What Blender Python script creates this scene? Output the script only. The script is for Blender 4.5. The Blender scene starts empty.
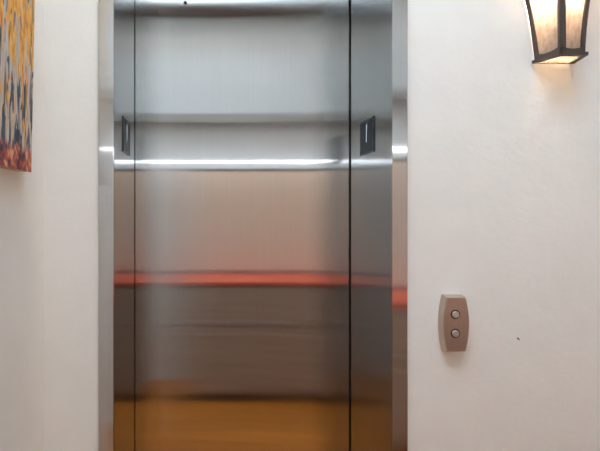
import bpy, bmesh, math, random
from mathutils import Vector, Matrix

random.seed(4)
sc = bpy.context.scene
C = sc.collection

# ---------------------------------------------------------------- camera numbers
F = 377.0            # focal length in pixels of the 600 x 451 frame
PX, PY = 206.0, 210.0
D, H = 1.10, 1.50    # distance to the lift wall, eye height

# ---------------------------------------------------------------- materials
def new_mat(name):
    m = bpy.data.materials.new(name); m.use_nodes = True
    nt = m.node_tree
    return m, nt, nt.nodes['Principled BSDF']

def N(nt, kind, **kw):
    n = nt.nodes.new(kind)
    for k, v in kw.items(): setattr(n, k, v)
    return n

def plain(name, col, rough=0.5, metal=0.0, spec=0.5):
    m, nt, b = new_mat(name)
    b.inputs['Base Color'].default_value = (*col, 1)
    b.inputs['Roughness'].default_value = rough
    b.inputs['Metallic'].default_value = metal
    b.inputs['Specular IOR Level'].default_value = spec
    return m

def brushed(name, col, rough, aniso, var=0.06, micro=0.13):
    """vertical-grain brushed steel: reflections smear sideways"""
    m, nt, b = new_mat(name)
    L = nt.links
    geo = N(nt, 'ShaderNodeNewGeometry')
    cr = N(nt, 'ShaderNodeVectorMath', operation='CROSS_PRODUCT')
    cr.inputs[1].default_value = (0, 0, 1)
    L.new(geo.outputs['Normal'], cr.inputs[0])
    ad = N(nt, 'ShaderNodeVectorMath', operation='ADD'); ad.inputs[1].default_value = (1e-4, 1e-4, 0)
    L.new(cr.outputs[0], ad.inputs[0])
    nz = N(nt, 'ShaderNodeVectorMath', operation='NORMALIZE'); L.new(ad.outputs[0], nz.inputs[0])
    L.new(nz.outputs[0], b.inputs['Tangent'])
    mp = N(nt, 'ShaderNodeMapping'); mp.inputs['Scale'].default_value = (420, 420, 2.2)
    L.new(geo.outputs['Position'], mp.inputs[0])
    no = N(nt, 'ShaderNodeTexNoise'); no.inputs['Scale'].default_value = 1.0; no.inputs['Detail'].default_value = 3
    L.new(mp.outputs[0], no.inputs['Vector'])
    rp = N(nt, 'ShaderNodeValToRGB')
    a = tuple(c * (1 - var) for c in col); c2 = tuple(min(1, c * (1 + var)) for c in col)
    rp.color_ramp.elements[0].color = (*a, 1); rp.color_ramp.elements[1].color = (*c2, 1)
    rp.color_ramp.elements[0].position = .3; rp.color_ramp.elements[1].position = .7
    L.new(no.outputs['Fac'], rp.inputs[0]); L.new(rp.outputs[0], b.inputs['Base Color'])
    # microscopic vertical scratches tip the surface a little to either side
    ms = N(nt, 'ShaderNodeVectorMath', operation='SCALE'); ms.inputs['Scale'].default_value = 9000.0
    L.new(geo.outputs['Position'], ms.inputs[0])
    wn = N(nt, 'ShaderNodeTexWhiteNoise', noise_dimensions='3D'); L.new(ms.outputs[0], wn.inputs['Vector'])
    sp = N(nt, 'ShaderNodeSeparateColor'); L.new(wn.outputs['Color'], sp.inputs[0])
    su = N(nt, 'ShaderNodeMath', operation='SUBTRACT'); L.new(sp.outputs[0], su.inputs[0]); L.new(sp.outputs[1], su.inputs[1])
    sm = N(nt, 'ShaderNodeMath', operation='MULTIPLY'); L.new(su.outputs[0], sm.inputs[0]); sm.inputs[1].default_value = micro
    st = N(nt, 'ShaderNodeVectorMath', operation='SCALE'); L.new(nz.outputs[0], st.inputs[0]); L.new(sm.outputs[0], st.inputs['Scale'])
    an = N(nt, 'ShaderNodeVectorMath', operation='ADD'); L.new(geo.outputs['Normal'], an.inputs[0]); L.new(st.outputs[0], an.inputs[1])
    nn = N(nt, 'ShaderNodeVectorMath', operation='NORMALIZE'); L.new(an.outputs[0], nn.inputs[0])
    L.new(nn.outputs[0], b.inputs['Normal'])
    b.inputs['Metallic'].default_value = 1
    b.inputs['Roughness'].default_value = rough
    b.inputs['Anisotropic'].default_value = aniso
    return m

def plaster(name, col):
    m, nt, b = new_mat(name); L = nt.links
    geo = N(nt, 'ShaderNodeNewGeometry')
    n1 = N(nt, 'ShaderNodeTexNoise'); n1.inputs['Scale'].default_value = 9; n1.inputs['Detail'].default_value = 5
    n2 = N(nt, 'ShaderNodeTexNoise'); n2.inputs['Scale'].default_value = 60; n2.inputs['Detail'].default_value = 3
    L.new(geo.outputs['Position'], n1.inputs['Vector']); L.new(geo.outputs['Position'], n2.inputs['Vector'])
    rp = N(nt, 'ShaderNodeValToRGB')
    rp.color_ramp.elements[0].color = (*[c * .975 for c in col], 1); rp.color_ramp.elements[1].color = (*col, 1)
    rp.color_ramp.elements[0].position = .35; rp.color_ramp.elements[1].position = .6
    L.new(n1.outputs['Fac'], rp.inputs[0]); L.new(rp.outputs[0], b.inputs['Base Color'])
    mx = N(nt, 'ShaderNodeMath', operation='MULTIPLY_ADD'); mx.inputs[1].default_value = .25
    L.new(n2.outputs['Fac'], mx.inputs[0]); L.new(n1.outputs['Fac'], mx.inputs[2])
    bp = N(nt, 'ShaderNodeBump'); bp.inputs['Strength'].default_value = .18; bp.inputs['Distance'].default_value = .012
    L.new(mx.outputs[0], bp.inputs['Height']); L.new(bp.outputs[0], b.inputs['Normal'])
    b.inputs['Roughness'].default_value = .62
    b.inputs['Specular IOR Level'].default_value = .25
    return m

def wood(name, c1, c2, rough, scale=(2, 22, 22), plank=None):
    m, nt, b = new_mat(name); L = nt.links
    geo = N(nt, 'ShaderNodeNewGeometry')
    mp = N(nt, 'ShaderNodeMapping'); mp.inputs['Scale'].default_value = scale
    L.new(geo.outputs['Position'], mp.inputs[0])
    n1 = N(nt, 'ShaderNodeTexNoise'); n1.inputs['Scale'].default_value = 1.4; n1.inputs['Detail'].default_value = 6
    n1.inputs['Distortion'].default_value = .6
    L.new(mp.outputs[0], n1.inputs['Vector'])
    rp = N(nt, 'ShaderNodeValToRGB')
    rp.color_ramp.elements[0].color = (*c1, 1); rp.color_ramp.elements[1].color = (*c2, 1)
    rp.color_ramp.elements[0].position = .3; rp.color_ramp.elements[1].position = .7
    L.new(n1.outputs['Fac'], rp.inputs[0])
    out = rp.outputs[0]
    if plank:
        br = N(nt, 'ShaderNodeTexBrick')
        br.inputs['Scale'].default_value = 1; br.inputs['Brick Width'].default_value = 1.1
        br.inputs['Row Height'].default_value = plank; br.inputs['Mortar Size'].default_value = .002
        br.inputs['Color1'].default_value = (1, 1, 1, 1); br.inputs['Color2'].default_value = (.8, .8, .8, 1)
        br.inputs['Mortar'].default_value = (.25, .25, .25, 1)
        L.new(geo.outputs['Position'], br.inputs['Vector'])
        mm = N(nt, 'ShaderNodeMix', data_type='RGBA', blend_type='MULTIPLY'); mm.inputs[0].default_value = 1
        L.new(out, mm.inputs[6]); L.new(br.outputs['Color'], mm.inputs[7]); out = mm.outputs[2]
    L.new(out, b.inputs['Base Color'])
    b.inputs['Roughness'].default_value = rough
    return m

def emit(name, col, strength):
    m = bpy.data.materials.new(name); m.use_nodes = True; nt = m.node_tree
    nt.nodes.remove(nt.nodes['Principled BSDF'])
    e = N(nt, 'ShaderNodeEmission'); e.inputs[0].default_value = (*col, 1); e.inputs[1].default_value = strength
    nt.links.new(e.outputs[0], nt.nodes['Material Output'].inputs[0])
    return m

def shade_glass(name, ca=(.90, .72, .58), cb=(1, .93, .85), clear=0):
    """mottled amber-white art glass that scatters the bulb's light"""
    m = bpy.data.materials.new(name); m.use_nodes = True; nt = m.node_tree; L = nt.links
    b = nt.nodes['Principled BSDF']
    geo = N(nt, 'ShaderNodeNewGeometry')
    mp = N(nt, 'ShaderNodeMapping'); mp.inputs['Scale'].default_value = (1, 1, .35); L.new(geo.outputs['Position'], mp.inputs[0])
    no = N(nt, 'ShaderNodeTexNoise'); no.inputs['Scale'].default_value = 130; no.inputs['Detail'].default_value = 5
    L.new(mp.outputs[0], no.inputs['Vector'])
    rp = N(nt, 'ShaderNodeValToRGB')
    rp.color_ramp.elements[0].color = (*ca, 1); rp.color_ramp.elements[1].color = (*cb, 1)
    rp.color_ramp.elements[0].position = .3; rp.color_ramp.elements[1].position = .65
    L.new(no.outputs['Fac'], rp.inputs[0])
    tr = N(nt, 'ShaderNodeBsdfTranslucent'); L.new(rp.outputs[0], tr.inputs[0])
    L.new(rp.outputs[0], b.inputs['Base Color']); b.inputs['Roughness'].default_value = .25
    mx = N(nt, 'ShaderNodeMixShader'); mx.inputs[0].default_value = .7
    L.new(b.outputs[0], mx.inputs[1]); L.new(tr.outputs[0], mx.inputs[2])
    if clear:
        tp = N(nt, 'ShaderNodeBsdfTransparent'); L.new(rp.outputs[0], tp.inputs[0])
        m2 = N(nt, 'ShaderNodeMixShader'); m2.inputs[0].default_value = clear
        L.new(mx.outputs[0], m2.inputs[1]); L.new(tp.outputs[0], m2.inputs[2]); mx = m2
    L.new(mx.outputs[0], nt.nodes['Material Output'].inputs[0])
    return m

def window_glass(name, tint=(1, 1, 1), fac=.06):
    m = bpy.data.materials.new(name); m.use_nodes = True; nt = m.node_tree; L = nt.links
    nt.nodes.remove(nt.nodes['Principled BSDF'])
    t = N(nt, 'ShaderNodeBsdfTransparent'); g = N(nt, 'ShaderNodeBsdfGlossy'); g.inputs['Roughness'].default_value = .02
    mx = N(nt, 'ShaderNodeMixShader'); mx.inputs[0].default_value = fac; t.inputs[0].default_value = (*tint, 1)
    L.new(t.outputs[0], mx.inputs[1]); L.new(g.outputs[0], mx.inputs[2])
    L.new(mx.outputs[0], nt.nodes['Material Output'].inputs[0])
    return m

STEEL = (.595, .600, .605)
M = dict(
    wall=plaster('warm_white_plaster', (.89, .842, .765)),
    grey_wall=plaster('cool_grey_plaster', (.645, .645, .635)),
    ceiling=plain('ceiling_paint', (.86, .86, .86), .8),
    floor=wood('oak_floor', (.46, .135, .014), (.62, .205, .027), .42, (2.2, 26, 26), .12),
    door=brushed('door_brushed_steel', STEEL, .08, 1.0, .03),
    jamb=brushed('jamb_shaded_brushed_steel', (.42, .42, .42), .09, 1.0, .04, .10),  # steel darkened so the shade of the returns sits in its colour
    casing=brushed('casing_brushed_steel', (.63, .635, .64), .11, 1.0, .05, .10),
    panel=brushed('bronze_brushed_steel', (.60, .505, .43), .44, .5, .03),
    button=plain('satin_nickel', (.74, .72, .70), .5, 1),
    black=plain('black_rubber', (.01, .01, .012), .6),
    smoke=plain('smoked_plate', (.020, .026, .034), .38, 0, .25),
    bezel=plain('grey_bezel', (.05, .055, .06), .35, .4),
    lit=emit('lit_slit', (.80, .92, 1.0), .28),
    bronze=plain('dark_bronze', (.105, .080, .070), .45, .5),
    shade=shade_glass('mottled_glass', (.40, .33, .275), (.50, .455, .41)),
    bulb=emit('bulb_glow', (1.0, .83, .65), 170),
    down=emit('downlight_glow', (1.0, .985, .96), 210),
    tube=emit('tube_glow', (.88, .94, 1.0), 4),
    dark_wood=wood('dark_wood', (.09, .06, .042), (.16, .11, .08), .4),
    red_wood=wood('red_wood', (.66, .10, .05), (.78, .15, .075), .4),
    grey_wood=wood('grey_wood', (.38, .275, .21), (.48, .36, .285), .5),
    peach=plain('peach_cloth', (.78, .585, .455), .85),
    mid_wood=wood('mid_wood', (.30, .275, .25), (.40, .37, .34), .5),
    linen=plain('linen', (.72, .66, .60), .8),
    white=plain('white_paint', (.8, .8, .8), .5),
    pane=window_glass('clear_pane'),
    amber=shade_glass('amber_glass', (.93, .80, .62), (1, .92, .80), .75),
    canvas_edge=plain('raw_canvas', (.55, .40, .25), .8),
    hole=plain('dark_hole', (.06, .045, .04), .9),
)

# ---------------------------------------------------------------- geometry helpers
def box_bm(bm, x0, x1, y0, y1, z0, z1):
    v = [bm.verts.new((x, y, z)) for x in (x0, x1) for y in (y0, y1) for z in (z0, z1)]
    for f in ((0, 1, 3, 2), (4, 6, 7, 5), (0, 4, 5, 1), (2, 3, 7, 6), (0, 2, 6, 4), (1, 5, 7, 3)):
        bm.faces.new([v[i] for i in f])

def loft_bm(bm, loops, cap=True):
    rings = [[bm.verts.new(p) for p in lp] for lp in loops]
    n = len(rings[0])
    for a, b in zip(rings, rings[1:]):
        for i in range(n):
            bm.faces.new((a[i], a[(i + 1) % n], b[(i + 1) % n], b[i]))
    if cap:
        bm.faces.new(list(reversed(rings[0]))); bm.faces.new(rings[-1])

def cyl_bm(bm, c, axis, r, h, n=32, r2=None):
    """disc prism from c along axis by h"""
    axis = Vector(axis).normalized(); c = Vector(c)
    u = axis.orthogonal().normalized(); w = axis.cross(u)
    r2 = r if r2 is None else r2
    l0 = [c + (u * math.cos(t) + w * math.sin(t)) * r for t in [2 * math.pi * i / n for i in range(n)]]
    l1 = [c + axis * h + (u * math.cos(t) + w * math.sin(t)) * r2 for t in [2 * math.pi * i / n for i in range(n)]]
    loft_bm(bm, [l0, l1])

def ring_bm(bm, c, axis, r_in, r_out, h, n=32):
    axis = Vector(axis).normalized(); c = Vector(c)
    u = axis.orthogonal().normalized(); w = axis.cross(u)
    def lp(r, d): return [bm.verts.new(c + axis * d + (u * math.cos(2 * math.pi * i / n) + w * math.sin(2 * math.pi * i / n)) * r) for i in range(n)]
    a, b, c2, d = lp(r_out, 0), lp(r_out, h), lp(r_in, h), lp(r_in, 0)
    for p, q in ((a, b), (b, c2), (c2, d), (d, a)):
        for i in range(n): bm.faces.new((p[i], p[(i + 1) % n], q[(i + 1) % n], q[i]))

def obj(name, bm, mat, parent=None, bevel=0, seg=2, smooth=False):
    bmesh.ops.recalc_face_normals(bm, faces=bm.faces)
    if bevel:
        bmesh.ops.bevel(bm, geom=[e for e in bm.edges if e.calc_face_angle(0) > .5], offset=bevel, segments=seg,
                        affect='EDGES', profile=.5, clamp_overlap=True)
    me = bpy.data.meshes.new(name); bm.to_mesh(me); bm.free()
    me.materials.append(mat)
    if smooth:
        for p in me.polygons: p.use_smooth = True
    o = bpy.data.objects.new(name, me); C.objects.link(o)
    if parent is not None:
        o.parent = parent
        o.matrix_parent_inverse = Matrix.Translation(-parent.location)   # parents here are only moved, not turned
    return o

def boxo(name, d, mat, parent=None, bevel=0):
    bm = bmesh.new(); box_bm(bm, *d); return obj(name, bm, mat, parent, bevel)

def empty(name, loc, label, cat, kind=None, group=None):
    o = bpy.data.objects.new(name, None); C.objects.link(o); o.location = loc; o.empty_display_size = .05
    return tag(o, label, cat, kind, group)

def tag(o, label, cat, kind=None, group=None):
    o['label'] = label; o['category'] = cat
    if kind: o['kind'] = kind
    if group: o['group'] = group
    return o

# ---------------------------------------------------------------- the room
XL, XR, XA = -.472, 3.2, -2.0          # side walls
YB = -1.60                   # opposite wall
ZC = 4.15                    # ceiling
OX0, OX1, OZ = -.266, .538, 2.55    # lift opening
JD = .297                    # depth of the steel return
S = 'structure'

bm = bmesh.new()
for d in ((XA - .1, OX0 - .012, 0, JD, 0, ZC), (OX1 + .012, XR + .1, 0, JD, 0, ZC), (OX0 - .012, OX1 + .012, 0, JD, OZ + .012, ZC)):
    box_bm(bm, *d)
bmesh.ops.remove_doubles(bm, verts=bm.verts, dist=1e-5)
wall_back = tag(obj('wall_back', bm, M['wall']), 'warm white plastered wall around the lift doorway', 'wall', S)
tag(boxo('wall_left', (XL - .1, XL, -.78, -.0005, 0, ZC), M['wall']), 'white side wall on the left behind the painting', 'wall', S)
tag(boxo('wall_right', (XR, XR + .1, YB, -.0005, 0, ZC), M['wall']), 'far end wall of the corridor on the right', 'wall', S)
tag(boxo('wall_recess', (XA - .1, XA, YB, -.0005, 0, ZC), M['wall']), 'plastered end wall of the recess left of the corridor', 'wall', S)
tag(boxo('floor', (XA - .1, XR + .1, YB - .1, JD + .1, -.1, 0), M['floor']), 'orange oak plank floor of the corridor', 'floor', S)
SK = (-1.35, 1.05, -1.58, -.60)     # opening for the added skylight
bm = bmesh.new()
for d in ((XA - .1, SK[0], YB - .1, JD + .1), (SK[1], XR + .1, YB - .1, JD + .1), (SK[0], SK[1], YB - .1, SK[2]), (SK[0], SK[1], SK[3], JD + .1)):
    box_bm(bm, *d, ZC, ZC + .1)
tag(obj('ceiling', bm, M['ceiling']), 'white ceiling high above the corridor', 'ceiling', S)
tag(boxo('wall_shaft', (XA - .1, XR + .1, JD + .06, JD + .1, 0, ZC), M['black']), 'dark shaft wall behind the lift door', 'wall', S)

# opposite wall, and an unseen skylight added for cool light from above
tag(boxo('wall_front', (XA - .1, XR + .1, YB - .1, YB, 0, ZC), M['grey_wall']), 'grey plastered wall opposite the lift', 'wall', S)
win = empty('added_skylight', (.2, -.95, ZC + .05), 'long unseen skylight added in the ceiling to light the lift lobby', 'skylight', S)
bm = bmesh.new()
for x in (SK[0], SK[0] + .865, SK[0] + 1.73, SK[1] - .04): box_bm(bm, x, x + .04, SK[2], SK[3], ZC + .02, ZC + .07)
for y in (SK[2], SK[3] - .04): box_bm(bm, SK[0] + .04, SK[1] - .04, y, y + .04, ZC + .02, ZC + .07)
obj('added_skylight_frame', bm, M['white'], win)
boxo('pane', (SK[0] + .01, SK[1] - .01, SK[2] + .01, SK[3] - .01, ZC + .072, ZC + .078), M['pane'], win)
tag(boxo('shade_ledge', (XA + .001, XR - .001, YB + .0003, YB + .20, 3.195, 3.216), M['dark_wood'], None, .004), 'dark wood ledge added high up to shade the wall opposite the lift', 'wood trim', S)  # unseen ledge, added so its shadow darkens the wall beneath

# small chip in the plaster right of the call panel
bm = bmesh.new()
cx, cz = (518.4 - PX) / F * D, H - (338.6 - PY) / F * D
pts = [(-.006, .004), (-.002, .0046), (.003, .001), (.006, -.004), (.004, -.0055), (-.001, -.003), (-.005, .0005)]
loft_bm(bm, [[(cx + a * .8, .0005, cz + b * .8) for a, b in pts], [(cx + a * .5, -.0012, cz + b * .5) for a, b in pts]])
obj('plaster_chip', bm, M['hole'], wall_back)

# ---------------------------------------------------------------- lift door and its steel frame
door = empty('door_1', ((OX0 + OX1) / 2, .34, 0), 'brushed stainless steel lift door panel with a small black key hole near its top', 'door', S)
boxo('door_panel', (OX0 - .035, OX1 + .035, .309, .345, .006, OZ + .03), M['door'], door)
kx, kz = (185.3 - PX) / F * (D + .309), H - (2.8 - PY) / F * (D + .309)
bm = bmesh.new(); cyl_bm(bm, (kx, .3095, kz), (0, -1, 0), .0062, .002, 24)
obj('key_hole', bm, M['black'], door)

frame = empty('trim_1', ((OX0 + OX1) / 2, 0, 0), 'brushed stainless steel frame lining the lift doorway', 'door frame', S)
LC0, RC1 = -.312, .584
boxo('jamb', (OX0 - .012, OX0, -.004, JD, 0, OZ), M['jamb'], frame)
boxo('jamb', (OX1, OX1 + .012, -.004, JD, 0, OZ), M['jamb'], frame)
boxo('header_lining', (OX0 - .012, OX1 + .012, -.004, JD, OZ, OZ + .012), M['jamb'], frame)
boxo('casing', (LC0, OX0 - .0005, -.010, -.0003, 0, OZ + .05), M['casing'], frame, .0022)
boxo('casing', (OX1 + .0005, RC1, -.010, -.0003, 0, OZ + .05), M['casing'], frame, .0022)
boxo('header_casing', (OX0, OX1, -.010, -.0045, OZ + .0005, OZ + .05), M['casing'], frame, .0022)

# position indicators on the two returns
def indicator(side, label):
    xw = OX0 if side < 0 else OX1
    s = 1 if side < 0 else -1          # direction out of the jamb, into the doorway
    t = empty('floor_indicator', (xw, .152, 1.688), label, 'floor indicator', None, 'floor indicators in the door returns')
    def span(a, b): return (min(xw + s * a, xw + s * b), max(xw + s * a, xw + s * b))
    bm = bmesh.new()
    y0, y1, z0, z1 = .105, .211, 1.687, 1.801
    a, b = span(.0002, .003)
    w = .006
    for d in ((a, b, y0, y1, z0, z0 + w), (a, b, y0, y1, z1 - w, z1), (a, b, y0, y0 + w, z0 + w, z1 - w), (a, b, y1 - w, y1, z0 + w, z1 - w)):
        box_bm(bm, *d)
    obj('bezel', bm, M['bezel'], t)
    a, b = span(.0002, .0022)
    boxo('smoked_plate', (a, b, y0 + w, y1 - w, z0 + w, z1 - w), M['smoke'], t)
    a, b = span(.0023, .0029)
    yc = .159
    bm = bmesh.new()
    box_bm(bm, a, b, yc - .0017, yc + .0017, 1.727, 1.785)
    obj('lit_numeral', bm, M['lit'], t)
    return t
indicator(-1, 'dark floor indicator plate set in the left steel return of the lift doorway')
indicator(1, 'dark floor indicator plate set in the right steel return of the lift doorway')

# ---------------------------------------------------------------- call panel
cpx, cpz, cpt = .7155, 1.1734, .024
cp = empty('call_panel', (cpx, 0, cpz), 'barrel-shaped bronze steel call panel with two round buttons on the white wall', 'lift call panel')
def barrel(hw_end, hw_mid, hh, y, n=14):
    R = []
    for i in range(n + 1):
        t = -1 + 2 * i / n
        R.append((hw_end + (hw_mid - hw_end) * (1 - t * t), hh * t))
    pts = [(cpx + a, y, cpz + b) for a, b in R] + [(cpx - a, y, cpz + b) for a, b in reversed(R)]
    return pts
bm = bmesh.new()
loft_bm(bm, [barrel(.0285, .0388, .0815, -.0003), barrel(.0285, .0388, .0815, -.004), barrel(.0265, .0372, .0785, -.020),
             barrel(.0255, .0362, .0773, -.0232), barrel(.0240, .0347, .0757, -cpt)])
obj('housing', bm, M['panel'], cp)
for py in (314.4, 333.4):
    bz = H - (py - PY) / F * (D - cpt); bx = (455.3 - PX) / F * (D - cpt)
    bm = bmesh.new(); cyl_bm(bm, (bx, -cpt, bz), (0, -1, 0), .0132, .0004, 36)
    sur = obj('button_well', bm, M['black'], cp)
    bm = bmesh.new(); cyl_bm(bm, (bx - .0006, -cpt - .0004, bz + .0002), (0, -1, 0), .0099, .0040, 36, .0094)
    bt = obj('button', bm, M['button'], cp, .0008)
    bm = bmesh.new(); ring_bm(bm, (bx - .0006, -cpt - .0044, bz + .0002), (0, -1, 0), .0048, .0058, .0004, 28)
    obj('button_mark', bm, M['panel'], bt)

# ---------------------------------------------------------------- wall lantern
LX = 1.010
SL = empty('wall_lantern', (LX, 0, 1.925), 'dark bronze wall lantern with glowing mottled glass panes, high on the right wall', 'wall light')
# profile: z -> (half width at the wall, half width in front, depth)
PROF = [(1.933, .0545, .0345, .0620), (1.965, .0585, .0352, .0628), (2.000, .0635, .0366, .0640), (2.040, .0695, .0388, .0660),
        (2.080, .0765, .0415, .0690), (2.115, .0850, .0448, .0725), (2.160, .0990, .0490, .0780), (2.200, .1140, .0535, .0840)]
def prof(z):
    for a, b in zip(PROF, PROF[1:]):
        if z <= b[0] + 1e-9:
            t = (z - a[0]) / (b[0] - a[0]); return [a[i] + (b[i] - a[i]) * t for i in (1, 2, 3)]
def corners(z):
    b, f, d = prof(z)
    return [Vector((LX - b, -.004, z)), Vector((LX - f, -d, z)), Vector((LX + f, -d, z)), Vector((LX + b, -.004, z))]
ZS = [p[0] for p in PROF]
def face_pt(k, u, z, out=0):
    c = corners(z); a, b = c[k], c[k + 1]
    nrm = Vector(((b - a).y, -(b - a).x, 0)).normalized()
    if nrm.y > 0 or (abs(nrm.y) < 1e-6): nrm = -nrm
    return a + (b - a) * u + nrm * out
def plate(bm, fn0, fn1, k, z0, z1, n=16, th=.006, base=0.0):
    """strip on face k between the edges u = fn0(z) and u = fn1(z)"""
    loops = []
    for i in range(n + 1):
        z = z0 + (z1 - z0) * i / n
        loops.append([face_pt(k, fn0(z), z, base - th), face_pt(k, fn0(z), z, base), face_pt(k, fn1(z), z, base), face_pt(k, fn1(z), z, base - th)])
    loft_bm(bm, loops)
bm = bmesh.new()
BW = .0092
for k in range(3):
    def width(z, k=k): c = corners(z); return (c[k + 1] - c[k]).length
    plate(bm, lambda z: 0, lambda z: (.0160 if k == 1 else BW) / width(z), k, ZS[0], ZS[-1])
    plate(bm, lambda z: 1 - (.0060 if k == 0 else BW) / width(z), lambda z: 1, k, ZS[0], ZS[-1])
    # bottom rail with a sagging arched upper edge, and top rail
    n = 14; loops = []
    for i in range(n + 1):
        u = i / n
        zt = 1.9445 + .009 * (2 * u - 1) ** 2
        loops.append([face_pt(k, u, ZS[0], -.006), face_pt(k, u, ZS[0], 0), face_pt(k, u, zt, 0), face_pt(k, u, zt, -.006)])
    loft_bm(bm, loops)
    loops = []
    for i in range(n + 1):
        u = i / n
        loops.append([face_pt(k, u, 2.186, -.006), face_pt(k, u, 2.186, 0), face_pt(k, u, ZS[-1], 0), face_pt(k, u, ZS[-1], -.006)])
    loft_bm(bm, loops)
obj('cage', bm, M['bronze'], SL)
for k in range(3):
    bm = bmesh.new()
    plate(bm, lambda z: .05, lambda z: .95, k, ZS[0] + .004, ZS[-1] - .004, 14, .0016, -.0066)
    obj('glass_pane', bm, M['shade'], SL, smooth=False)
# bottom plate: a flat ring with a glazed opening
def quad(b, f, d, z, y0=-.003): return [(LX - b, y0, z), (LX - f, -d, z), (LX + f, -d, z), (LX + b, y0, z)]
bm = bmesh.new()
o0, o1 = quad(.0620, .0390, .0662, 1.9255), quad(.0620, .0390, .0662, 1.9345)
i0, i1 = quad(.0520, .0280, .0545, 1.9255, -.0045), quad(.0520, .0280, .0545, 1.9345, -.0045)
R = [[bm.verts.new(p) for p in q] for q in (o0, o1, i1, i0)]
for a, b in ((0, 1), (1, 2), (2, 3), (3, 0)):
    for i in range(4): bm.faces.new((R[a][i], R[a][(i + 1) % 4], R[b][(i + 1) % 4], R[b][i]))
obj('bottom_plate', bm, M['bronze'], SL)
bm = bmesh.new(); loft_bm(bm, [quad(.0525, .0285, .0550, 1.9275, -.0042), quad(.0525, .0285, .0550, 1.9290, -.0042)])
obj('bottom_glass', bm, M['amber'], SL)
# roof
bm = bmesh.new()
loft_bm(bm, [quad(.120, .056, .090, 2.200, -.002), quad(.120, .056, .090, 2.207, -.002), quad(.070, .034, .062, 2.232, -.002), quad(.022, .014, .024, 2.250, -.002)])
obj('roof', bm, M['bronze'], SL)
boxo('back_plate', (LX - .018, LX + .022, -.004, -.0004, 1.96, 2.36), M['bronze'], SL)
bm = bmesh.new()
cyl_bm(bm, (LX, -.034, 2.199), (0, 0, -1), .013, .03, 20)
obj('socket', bm, M['bronze'], SL)
bm = bmesh.new()
prf = [(.006, 2.168), (.012, 2.158), (.0175, 2.142), (.0195, 2.124), (.017, 2.108), (.010, 2.097), (.003, 2.094)]
loft_bm(bm, [[(LX + r * math.cos(2 * math.pi * i / 20), -.034 + r * math.sin(2 * math.pi * i / 20), z) for i in range(20)] for r, z in prf])
obj('bulb', bm, M['bulb'], SL, smooth=True)

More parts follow.
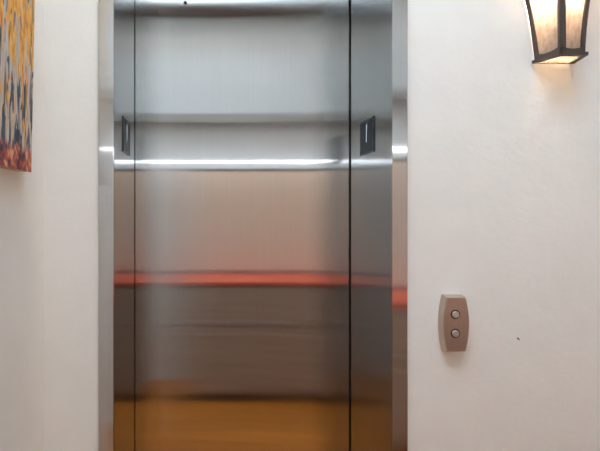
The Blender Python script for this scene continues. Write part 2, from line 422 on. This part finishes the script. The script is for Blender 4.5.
# ---------------------------------------------------------------- painting on the left wall
def painting_mat():
    m, nt, b = new_mat('painted_canvas'); L = nt.links
    geo = N(nt, 'ShaderNodeNewGeometry')
    sep = N(nt, 'ShaderNodeSeparateXYZ'); L.new(geo.outputs['Position'], sep.inputs[0])
    def noise(scale, vec, detail=4, dist=0.0):
        mp = N(nt, 'ShaderNodeMapping'); mp.inputs['Scale'].default_value = vec
        L.new(geo.outputs['Position'], mp.inputs[0])
        n = N(nt, 'ShaderNodeTexNoise'); n.inputs['Scale'].default_value = scale; n.inputs['Detail'].default_value = detail
        n.inputs['Distortion'].default_value = dist
        L.new(mp.outputs[0], n.inputs['Vector']); return n.outputs['Fac']
    def ramp(fac, stops, interp='LINEAR'):
        r = N(nt, 'ShaderNodeValToRGB'); cr = r.color_ramp; cr.interpolation = interp
        while len(cr.elements) < len(stops): cr.elements.new(.5)
        for e, (p, c) in zip(cr.elements, stops): e.position = p; e.color = (*c, 1)
        L.new(fac, r.inputs[0]); return r.outputs[0]
    def mix(fac, a, c):
        x = N(nt, 'ShaderNodeMix', data_type='RGBA'); L.new(fac, x.inputs[0])
        for s, i in ((a, 6), (c, 7)):
            if isinstance(s, tuple): x.inputs[i].default_value = (*s, 1)
            else: L.new(s, x.inputs[i])
        return x.outputs[2]
    def math_(op, a, c):
        x = N(nt, 'ShaderNodeMath', operation=op)
        for s, i in ((a, 0), (c, 1)):
            if isinstance(s, (int, float)): x.inputs[i].default_value = s
            else: L.new(s, x.inputs[i])
        return x.outputs[0]
    def mr(v, a, c):
        x = N(nt, 'ShaderNodeMapRange'); L.new(v, x.inputs[0]); x.inputs[1].default_value = a; x.inputs[2].default_value = c
        return x.outputs[0]
    z = sep.outputs['Z']
    # pale grey and beige trunks (vertical strokes)
    trunks = ramp(noise(1.0, (30, 62, 4.5), 5, .4), [(.34, (.10, .08, .06)), (.42, (.42, .35, .28)), (.49, (.68, .60, .53)), (.55, (.50, .42, .34)), (.60, (.74, .50, .28)), (.68, (.66, .60, .54))])
    # orange and yellow leaves, thinning towards the foot
    leaf_c = ramp(noise(1.0, (60, 110, 30), 4), [(.3, (.60, .20, .04)), (.46, (.85, .36, .05)), (.6, (.93, .52, .10)), (.75, (.90, .66, .30))])
    leaf = noise(1.0, (30, 42, 9), 5, .5)
    leaf = math_('ADD', leaf, math_('MULTIPLY', mr(z, 1.72, 2.05), .16))
    leaf = math_('SUBTRACT', leaf, math_('MULTIPLY', mr(z, 1.76, 1.64), .20))
    col = mix(mr(leaf, .53, .57), trunks, leaf_c)
    # dark blue-grey strokes, more of them low down
    dk = noise(1.0, (40, 74, 10), 5, .9)
    dk = math_('ADD', dk, math_('MULTIPLY', mr(z, 1.86, 1.66), .105))
    dk_c = ramp(noise(1.0, (50, 50, 14), 2), [(.35, (.025, .03, .05)), (.55, (.07, .10, .14)), (.7, (.10, .055, .05))])
    col = mix(mr(dk, .59, .62), col, dk_c)
    # red undergrowth along the bottom
    red = ramp(noise(1.0, (60, 60, 40), 4), [(.36, (.07, .02, .03)), (.45, (.26, .04, .04)), (.53, (.50, .08, .05)), (.60, (.62, .26, .10)), (.68, (.70, .42, .30))])
    rf = math_('ADD', mr(z, 1.675, 1.628), math_('MULTIPLY', math_('SUBTRACT', noise(1.0, (50, 50, 20), 3), .5), 1.6))
    col = mix(mr(rf, .35, .75), col, red)
    L.new(col, b.inputs['Base Color'])
    bp = N(nt, 'ShaderNodeBump'); bp.inputs['Strength'].default_value = .4; bp.inputs['Distance'].default_value = .004
    L.new(dk, bp.inputs['Height']); L.new(bp.outputs[0], b.inputs['Normal'])
    b.inputs['Roughness'].default_value = .5
    return m
M['painting'] = painting_mat()
py1, py0 = -.142, -.42
pz0, pz1 = 1.596, 2.45
pt0, pt1 = .028, .046       # stands off the wall, leaning out a little at the top
pa = empty('painting', (XL, -.28, pz0), 'unframed canvas of autumn birch trunks in orange, grey and red on the left wall', 'painting')
bm = bmesh.new()
e = .0025
loft_bm(bm, [[(XL + pt0, py0, pz0), (XL + pt0, py1, pz0), (XL + pt1, py1, pz1), (XL + pt1, py0, pz1)],
             [(XL + pt0 - e, py0, pz0), (XL + pt0 - e, py1, pz0), (XL + pt1 - e, py1, pz1), (XL + pt1 - e, py0, pz1)]])
obj('painted_canvas', bm, M['painting'], pa)
bm = bmesh.new()
loft_bm(bm, [[(XL + pt0 - e - .0002, py0 + .002, pz0 + .001), (XL + pt0 - e - .0002, py1 - .001, pz0 + .001), (XL + pt1 - e - .0002, py1 - .001, pz1 - .001), (XL + pt1 - e - .0002, py0 + .002, pz1 - .001)],
             [(XL + .0006, py0 + .002, pz0 + .001), (XL + .0006, py1 - .001, pz0 + .001), (XL + .0006, py1 - .001, pz1 - .001), (XL + .0006, py0 + .002, pz1 - .001)]])
obj('stretcher', bm, M['canvas_edge'], pa)

# ---------------------------------------------------------------- what the steel mirrors: furniture on the opposite wall
sb = empty('sideboard', (.75, -1.4, 0), 'long sideboard with a red wood top against the wall opposite the lift', 'sideboard')
SX0, SX1 = -.27, 1.9
boxo('body', (SX0 + .02, SX1 - .02, YB + .004, -1.225, .06, .915), M['grey_wood'], sb)
boxo('plinth', (SX0 + .04, SX1 - .04, YB + .004, -1.24, .0005, .06), M['dark_wood'], sb)
boxo('table_top', (SX0, SX1, YB + .004, -1.20, .9155, .940), M['red_wood'], sb, .002)
n = 4
for i in range(n):
    w = (SX1 - SX0 - .08) / n; x0 = SX0 + .04 + i * w
    dr = boxo('cabinet_door', (x0 + .006, x0 + w - .006, -1.2248, -1.21, .09, .585), M['grey_wood'], sb, .002)
    boxo('handle', (x0 + w / 2 - .06, x0 + w / 2 + .06, -1.2098, -1.198, .53, .545), M['button'], dr)
    dw = boxo('drawer', (x0 + .006, x0 + w - .006, -1.2248, -1.21, .60, .90), M['grey_wood'], sb, .002)
    boxo('handle', (x0 + w / 2 - .06, x0 + w / 2 + .06, -1.2098, -1.198, .622, .640), M['button'], dw)

hg = empty('added_hanging', (.6, YB, .97), 'plain peach woven hanging added to warm the reflections, on the wall above the sideboard', 'wall hanging')  # invented hanging: its peach colour warms what the door mirrors
boxo('cloth', (-.24, 1.5, YB + .0005, YB + .018, .97, 1.84), M['peach'], hg, .004)
bm = bmesh.new(); cyl_bm(bm, (-.26, YB + .0125, 1.852), (1, 0, 0), .0115, 1.78, 16); obj('rod', bm, M['dark_wood'], hg)
sh = boxo('wall_shelf', (-1.2, 1.8, YB + .001, YB + .07, 2.255, 2.335), M['mid_wood'], None, .003)
tag(sh, 'thick grey-brown wood shelf on the wall opposite the lift', 'shelf')
lp = empty('shelf_lamp', (.6, YB + .1, 2.0), 'slim tube lamp hanging below the shelf opposite the lift', 'lamp')
bm = bmesh.new(); cyl_bm(bm, (-.80, YB + .10, 1.912), (1, 0, 0), .006, 2.4, 20); obj('tube', bm, M['tube'], lp, smooth=False)
for x in (-.6, 1.4):
    bm = bmesh.new(); cyl_bm(bm, (x, YB + .10, 1.923), (0, 0, 1), .004, .346, 12); obj('hanger', bm, M['bezel'], lp)

# ---------------------------------------------------------------- recessed ceiling lights along the lift wall
def downlight(x, y, label):
    t = empty('ceiling_downlight', (x, y, ZC), label, 'ceiling light')
    bm = bmesh.new(); ring_bm(bm, (x, y, ZC - .0005), (0, 0, -1), .052, .072, .006, 40); obj('trim_ring', bm, M['white'], t)
    bm = bmesh.new(); cyl_bm(bm, (x, y, ZC - .0006), (0, 0, -1), .0518, .002, 40); obj('diffuser', bm, M['down'], t)
downlight(-.12, -.20, 'round recessed ceiling light above the left side of the lift doorway')

# ---------------------------------------------------------------- light
w = bpy.data.worlds.new('daylight'); sc.world = w; w.use_nodes = True
bg = w.node_tree.nodes['Background']
bg.inputs[0].default_value = (.60, .80, 1.0, 1); bg.inputs[1].default_value = 7.0
ld = bpy.data.lights.new('added_skylight_portal', 'AREA'); ld.shape = 'RECTANGLE'; ld.size = SK[1] - SK[0]; ld.size_y = SK[3] - SK[2]
ld.cycles.is_portal = True
lo = bpy.data.objects.new('added_skylight_portal', ld); C.objects.link(lo)
lo.location = ((SK[0] + SK[1]) / 2, (SK[2] + SK[3]) / 2, ZC + .11)   # an area lamp faces down

# ---------------------------------------------------------------- camera
cd = bpy.data.cameras.new('camera'); cam = bpy.data.objects.new('camera', cd); C.objects.link(cam)
cam.location = (0, -D, H); cam.rotation_euler = (math.radians(90), 0, 0)
cd.sensor_fit = 'HORIZONTAL'; cd.sensor_width = 36; cd.lens = F / 600 * 36
cd.shift_x = (300 - PX) / 600; cd.shift_y = -(225.5 - PY) / 600
cd.clip_start = .02
sc.camera = cam
vs = sc.view_settings
vs.view_transform = 'Standard'; vs.look = 'None'; vs.exposure = 1.38; vs.gamma = 1; vs.use_curve_mapping = False
sc.cycles.max_bounces = 14; sc.cycles.diffuse_bounces = 8; sc.cycles.glossy_bounces = 8; sc.cycles.transmission_bounces = 8
sc.cycles.use_denoising = True
